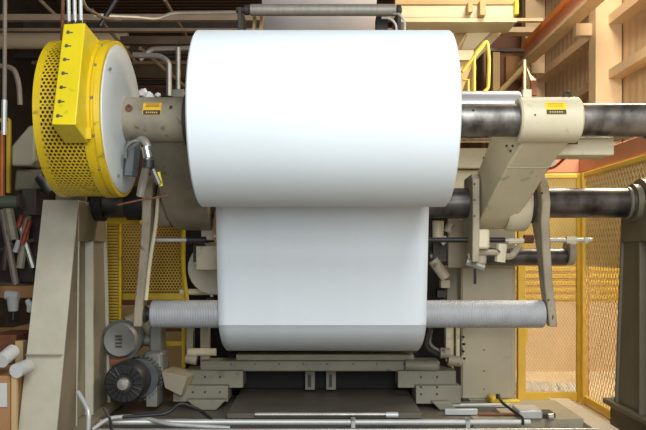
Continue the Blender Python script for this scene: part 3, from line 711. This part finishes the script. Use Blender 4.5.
# cream hopper-shaped chute
bm = newbm(); 
pts = [P(161,371,6.6), P(187,377,6.6), P(181,396,6.6), P(165,388,6.6)]
poly(bm, pts+[p+Vector((0.05,.3,0)) for p in pts], [(0,1,2,3),(7,6,5,4),(0,1,5,4),(1,2,6,5),(2,3,7,6),(3,0,4,7)])
o = obj('discharge_chute', bm, 'beige', None, bevel=.004); tag(o, 'small beige wedge shaped chute right of the motor', 'chute')

# ============================================================ FLOOR CONDUITS & CABLES
o = T('floor_conduit', None, 'lgrey', [P(72,424,6.0), P(95,422,6.1), P(530,422.5,6.1)], .024, 12); tag(o, 'long pale conduit along the floor at the bottom of the picture', 'conduit')
o = T('floor_conduit', None, 'galv', [P(255,414.5,6.2), P(396,414.5,6.2)], .018, 12); tag(o, 'shorter thin pale conduit just above the long floor conduit', 'conduit')
o = T('floor_conduit', None, 'lgrey', [P(386,415,6.19), P(398,415,6.19)], .026, 12); tag(o, 'short white conduit coupling at the end of the shorter conduit', 'coupling')
o = T('floor_conduit', None, 'galv', [P(60,430.5,5.95), P(600,430.5,5.95)], .02, 12); tag(o, 'lowest grey conduit at the bottom edge of the picture', 'conduit')
for i, x in enumerate((353, 468)):
    t = thing('conduit_clamp', ('grey conduit clamp below the middle of the long beam', 'grey conduit clamp left of the cream junction plate')[i], 'clamp', tuple(P(x,428,6.1)))
    B('strap', t, 'lgrey', PX(x-2,6.06), PX(x+2.5,6.06), 6.06, 6.13, .005, .135); bolt(t, P(x,419,6.06), (0,-1,0), .014, .012, 'grey')
o = T('grey_hose', None, 'lgrey', path([P(78,392,5.0), P(84,402,4.95), P(89,412,4.9), P(88,434,4.9)], rad=.15), .016, 10); tag(o, 'pale blue grey hose curving down the left pedestal foot', 'hose')
o = T('black_cable', None, 'black', path([P(110,418,6.05), P(168,414,6.1), P(180,402,6.2), P(200,410,6.2), P(212,420,6.1)], rad=.2), .014, 8); tag(o, 'black cable trailing across the floor by the motor', 'cable')
o = T('black_cable', None, 'black', path([P(104,408,6.0), P(110,418,6.0), P(112,432,5.9)], rad=.1), .012, 8); tag(o, 'short dark cable curling down beside the left pedestal base', 'cable')
o = T('grey_hose', None, 'lgrey', path([P(92,430,5.9), P(108,418,6.0), P(140,416,6.15), P(165,424,6.0), P(230,428,6.0)], rad=.2), .018, 10); tag(o, 'grey hose snaking over the floor in front of the motor', 'hose')
o = T('black_cable', None, 'black', path([P(499,396,6.6), P(501,402,6.4), P(523,418,6.1), P(523,424,6.05)], rad=.1), .012, 8); tag(o, 'black cable bent over the rail by the yellow floor block', 'cable')
t = thing('yellow_floor_block', 'small grimy yellow block on the floor before the fence', 'block', tuple(P(497,405,6.8)))
BX('block', t, 'yellowm', 491, 500, 398, 405, 6.8, 7.0, bevel=.02); BX('bar', t, 'yellow', 500, 521, 401, 405, 6.95, 7.05)
T('knob', t, 'black', [P(498,394,6.8), P(498,398,6.8)], .02, 10)
t = thing('junction_plate', 'white flat junction box on the floor left of the fence', 'box', tuple(P(532,421,6.2)))
B('plate', t, 'lgrey', PX(518,6.3), PX(541,6.3), 6.25, 6.5, .09, .16, bevel=.01); B('side', t, 'dark', PX(541,6.3), PX(555,6.3), 6.28, 6.45, .09, .13)
T('knob', t, 'galv', [P(548,417,6.2), P(553,417,6.2)], .03, 10)
t = thing('floor_rack', 'low white slatted rack lying on the floor right of the frame', 'rack', (1.15, 6.5, .05))
B('rail', t, 'lgrey', PX(445,6.4), PX(520,6.4), 6.72, 6.76, .09, .12); B('rail', t, 'lgrey', PX(445,6.4), PX(478,6.4), 6.4, 6.45, .09, .14)
B('tray', t, 'dark', PX(449,6.5), PX(500,6.5), 6.46, 6.72, .088, .10); B('rail', t, 'maroon', PX(478,6.4), PX(520,6.4), 6.38, 6.42, .09, .11)

# ============================================================ FAR LEFT CLUTTER
t = thing('yellow_railing', 'yellow guard rail post at the far left edge', 'railing', tuple(P(6,195,7.4)))
BX('post', t, 'yellowm', 6, 9.5, 119, 193, 7.4, 7.45); BX('post', t, 'orange', 0, 3, 130, 200, 7.4, 7.45); BX('rail', t, 'yellowm', -10, 9, 118, 122, 7.4, 7.44)
o = BX('yellow_post', None, 'yellow', 33.5, 36, 150, 190, 7.4, 7.45); tag(o, 'thin yellow post between grey machine and round guard', 'post')
t = thing('grey_gearbox', 'grey angular gearbox behind the left of the round yellow guard', 'gearbox', tuple(P(25,195,7)))
bm = newbm(); z = lambda y: PZ(y,7.0); x = lambda a: PX(a,7.0)
extrf(bm, [(x(11),z(166)), (x(30),z(166)), (x(35),z(160)), (x(35),z(124)), (x(28),z(126)), (x(11),z(146))], 7.0, 7.5); obj('upper_case', bm, 'beige', t, bevel=.02)
bm = newbm(); extrf(bm, [(x(11),z(168)), (x(40),z(168)), (x(42),z(188)), (x(9),z(190))], 7.1, 7.5); obj('lower_case', bm, 'oliveb', t, bevel=.02)
T('shaft', t, 'steeld', [P(40,176,7.05), P(52,192,7.05)], .06, 12)
BX('dark_bracket', t, 'dark', 22, 36, 189, 215, 7.0, 7.3)
t = thing('green_cylinder', 'dark green cylinder lying at the far left edge', 'cylinder', tuple(P(8,210,6.8)))
T('body', t, 'green', [P(-6,202,6.8), P(19,202,6.8)], .058, 16); B('stand', t, 'dark', PX(-12,6.8), PX(-5,6.8), 6.72, 6.88, 0, PZ(205,6.8)); T('end_cap', t, 'dark', [P(19,202,6.8), P(22,202,6.8)], .065, 16)
t = thing('far_machine', 'dim brown machine with leaning struts left of the pedestal', 'machine', tuple(P(15,285,7.5)))
for a, b, r, m in (((2,210),(16,285),.035,'joistl'), ((10,215),(4,270),.03,'joist'), ((28,212),(20,268),.04,'creamd'), ((20,225),(33,268),.03,'galv'), ((0,250),(34,240),.02,'joist'), ((0,285),(30,288),.04,'joist'), ((8,208),(14,240),.05,'beige')):
    T('strut', t, m, [P(*a,7.4), P(*b,7.4)], r, 8)
BX('body', t, 'dark', -12, 42, 208, 282, 7.7, 8.2); BX('shelf', t, 'card', -12, 44, 286, 298, 7.2, 8.0)
for a in ((22,215), (26,232), (19,240), (30,220)): T('hose', t, 'wpaper' if a[0]%2 else 'red', [P(*a,7.3), P(a[0]-4,a[1]+12,7.3)], .025, 8)
t = thing('valve_wheel', 'small white valve with a dark stem hanging at far left', 'valve', tuple(P(13,320,7.15)))
T('body', t, 'wpaper', [P(6,295,7.15), P(19,296,7.15)], .045, 12); T('housing', t, 'wpaper', [P(13,296,7.15), P(13,311,7.15)], [.06,.045], 12)
T('stem', t, 'black', [P(13,311,7.15), P(13,320,7.15)], .02, 8); T('handle', t, 'black', [P(8,320,7.15), P(18,320,7.15)], .018, 8)
t = thing('cardboard_box', 'brown cardboard box at the bottom left corner', 'box', tuple(P(5,430,5.0)))
B('carton', t, 'card', PX(-30,5.3), PX(16,5.3), 5.2, 5.7, .0, PZ(376,5.2), bevel=.005)
B('flap', t, 'cardl', PX(12,5.18), PX(17,5.18), 5.17, 5.2, .05, PZ(376,5.2), bevel=0)
BX('paper_label', t, 'wpaper', -3, 7, 383, 407, 5.19, 5.195, bevel=0)
o = B('wood_plank', None, 'cardl', PX(15,5.8), PX(23,5.8), 5.8, 5.88, 0, PZ(341,5.8), bevel=.004); tag(o, 'tan wooden plank standing between box and left pedestal', 'plank')
o = B('orange_crate', None, 'rust', PX(-10,5.9), PX(16,5.9), 5.9, 6.3, 0, PZ(335,5.9)); tag(o, 'reddish brown crate behind the cardboard box', 'crate')
for i, (a, b, r) in enumerate((((1,361),(13,351),.05), ((16,371),(28,366),.05))):
    bm = newbm(); p, q = P(*a,5.15), P(*b,5.3); tube(bm, [p, q], r, 16); o = obj('rolled_paper', bm, 'wpaper', None)
    tag(o, ('white rolled paper on top of the cardboard box', 'white rolled paper wedged beside the tan plank')[i], 'paper roll')
o = T('white_rag', None, 'wpaper', [P(27,300,6.2), P(31,305,6.2), P(29,312,6.2)], [.02,.035,.02], 8); tag(o, 'small white rag by the left pedestal edge', 'rag')
# low concrete / brown plinth left floor
o = B('brown_bench', None, 'craned', -4.4, -2.5, 8.2, 9.2, 0, .55); tag(o, 'low tan bench on the floor behind the left pedestal', 'bench')

# back-left conduits
for a in (((0,66),(14,68),(19,84),(20,105)),):
    o = T('bent_pipe', None, 'joistl', path([P(*p,8.6) for p in a], rad=.2), .03, 8); tag(o, 'bent dim pipe at far left beside the round guard', 'pipe')
o = BX('yellow_far_guard', None, 'yellow', 107, 140, 217, 224, 6.6, 6.7); tag(o, 'yellow cover strip under the dark lower shaft', 'cover')
t = thing('white_bag', 'small crumpled white bags behind the label sleeve', 'bag', tuple(P(150,96,6)))
for p, r in (((143,93),.035), ((149,96),.035), ((158,95),.022)): 
    bm = newbm(); bmesh.ops.create_icosphere(bm, subdivisions=2, radius=r, matrix=Matrix.Translation(P(*p,5.9)))
    for v in bm.verts: v.co += Vector((random.uniform(-1,1),random.uniform(-1,1),random.uniform(-1,1)))*r*.25
    obj('bag', bm, 'wpaper', t)

# ============================================================ UPPER RIGHT STRUCTURES
t = thing('crane_bridge', 'cream crane bridge girder across the top right', 'girder', tuple(P(460,20,12)))
BX('girder', t, 'crane', 398, 515, 5, 19, 12, 12.4, bevel=.03); BX('lower_flange', t, 'crane', 395, 517, 18, 22, 11.9, 12.5)
BX('upper_band', t, 'craned', 395, 516, -8, 4.5, 12.1, 12.4)
BX('bracket', t, 'craned', 468, 473, 2, 12, 11.8, 12, bevel=.01); BX('bracket', t, 'craned', 480, 486, 0, 15, 11.8, 12, bevel=.01)
BX('end_stop', t, 'yellow', 515, 519, 0, 14, 11.9, 12.3)
o = BX('tan_ceiling_panel', None, 'craned', 396, 476, 18, 92, 13.5, 13.6); tag(o, 'tan sheet wall hanging behind the crane bridge', 'panel')
t = thing('platform_brace', 'cream platform framing right above the big roll corner', 'frame', tuple(P(470,60,12.6)))
def quad(par, name, m, pts, d, th=.15):
    bm = newbm(); q = [P(*p,d) for p in pts]; n = len(q)
    poly(bm, q+[v+Vector((0,th,0)) for v in q], [tuple(range(n)), tuple(range(2*n-1,n-1,-1))]+[(i,(i+1)%n,(i+1)%n+n,i+n) for i in range(n)])
    return obj(name, bm, m, par)
quad(t, 'gusset', 'crane', [(472,22),(500,22),(462,62),(456,62)], 12.5)
quad(t, 'gusset', 'craned', [(460,22),(474,22),(456,48),(452,40)], 12.7)
quad(t, 'side_sheet', 'crane', [(500,22),(512,22),(476,60),(462,60)], 12.9)
BX('ledge', t, 'crane', 458, 474, 50, 60, 12.3, 12.6); quad(t, 'ramp', 'craned', [(460,62),(474,60),(462,92),(458,92)], 12.4)
t = thing('yellow_ladder_rail', 'yellow tubular hand rail rising above the pale roller', 'railing', tuple(P(480,92,9)))
T('rail_tube', t, 'yellowf', path([P(474,92,9), P(474,55,9), P(487,40,9), P(489,60,9), P(488,88,9), P(484,92,9)], rad=.06), .022, 10)
T('slope_tube', t, 'yellowf', [P(462,72,9), P(485,43,9)], .022, 10)
T('low_tube', t, 'yellowf', [P(463,80,9), P(468,80,9), P(468,92,9)], .018, 8)
t = thing('brown_steel_tower', 'dark brown steel framework between crane end and tan wall', 'tower', tuple(P(505,90,16)))
BX('backing', t, 'maroon', 488, 534, 34, 150, 17, 17.2, bevel=0)
BX('top_beam', t, 'wallf', 500, 536, 27, 32, 14.8, 15.1, bevel=0); BX('rail', t, 'wallf', 516, 543, 18, 21, 13, 13.1, bevel=0)
BX('beam', t, 'joistl', 488, 528, 48, 51, 15.5, 15.7, bevel=0); BX('column', t, 'craned', 493, 500, 52, 95, 15.4, 15.6, bevel=0)
BX('column', t, 'salmon', 531, 537, 39, 95, 14.6, 14.7, bevel=0)
T('brace', t, 'craned', [P(500,92,15.4), P(527,64,15.4)], .06, 8)
BX('window_sheet', t, 'card', 506, 524, 56, 80, 16.8, 17, bevel=0)
o = T('thin_post', None, 'wallf', [P(524.5,96,9.5), P(524.5,60,9.5)], .018, 8); tag(o, 'thin tan post standing above the cream sleeve lug', 'post')
quad(None, 'x', 'wallf', [(526,66),(531,75),(536,80),(531,80)], 9.6, .05); 
for o in C.objects:
    if o.name == 'x': o.name = 'small_gusset'; tag(o, 'small tan gusset near the end of the orange beam', 'bracket')
# dark opening near the crane rail top
o = BX('dark_vent', None, 'black', 558, 592, -10, 17, 16.0, 16.1); tag(o, 'black opening above the orange beam at top right', 'vent')

# ============================================================ LIGHTS
def area(name, loc, tgt, size, power, col=(1,1,1), sy=None):
    l = bpy.data.lights.new(name, 'AREA'); l.energy = power; l.color = col; l.size = size
    if sy: l.shape = 'RECTANGLE'; l.size_y = sy
    o = bpy.data.objects.new(name, l); C.objects.link(o); o.location = loc
    o.rotation_euler = (Vector(tgt)-Vector(loc)).to_track_quat('-Z', 'Y').to_euler(); return o
area('bay_light_key', (1.6, .0, 5.6), (-.3, 6, 1.9), 2.6, 290, (.96, 1, 1))
area('front_fill', (.6, -2.2, 2.9), (0, 6, 1.7), 3.0, 290, (.95, .99, 1))  # unseen soft fill added behind the camera for frontal light
area('bay_light_right', (3.2, 9.0, 7.8), (4.4, 12.5, 3.5), 1.8, 400, (1, .88, .70))
area('crane_fill', (2.0, 10.2, 4.2), (2.2, 14, 6), 1.2, 20, (1, .9, .72))  # unseen fill in mid-air, aimed up to brighten the crane bridge
area('fence_fill', (3.6, 8.4, 4.6), (3.3, 8.6, 0), 1.0, 250, (1, .87, .66))  # unseen fill added to brighten the fence and the floor behind it
area('left_roof_fill', (-3.5, 10, 4.5), (-3.5, 15, 7), 2.0, 30, (1, .82, .62))  # unseen fill in mid-air, aimed up at the left roof
w = bpy.data.worlds.new('World'); bpy.context.scene.world = w; w.use_nodes = True
w.node_tree.nodes['Background'].inputs[0].default_value = (.9, .95, 1, 1); w.node_tree.nodes['Background'].inputs[1].default_value = .35

# ============================================================ CAMERA
cam = bpy.data.cameras.new('camera'); cam.sensor_width = 36; cam.lens = F*36/646; cam.shift_y = 35/646
co = bpy.data.objects.new('camera', cam); C.objects.link(co); co.location = (0, 0, CH); co.rotation_euler = (math.pi/2, 0, 0)
s = bpy.context.scene; s.camera = co
s.view_settings.view_transform = 'Standard'; s.view_settings.look = 'None'; s.view_settings.gamma = 1; s.view_settings.exposure = 0
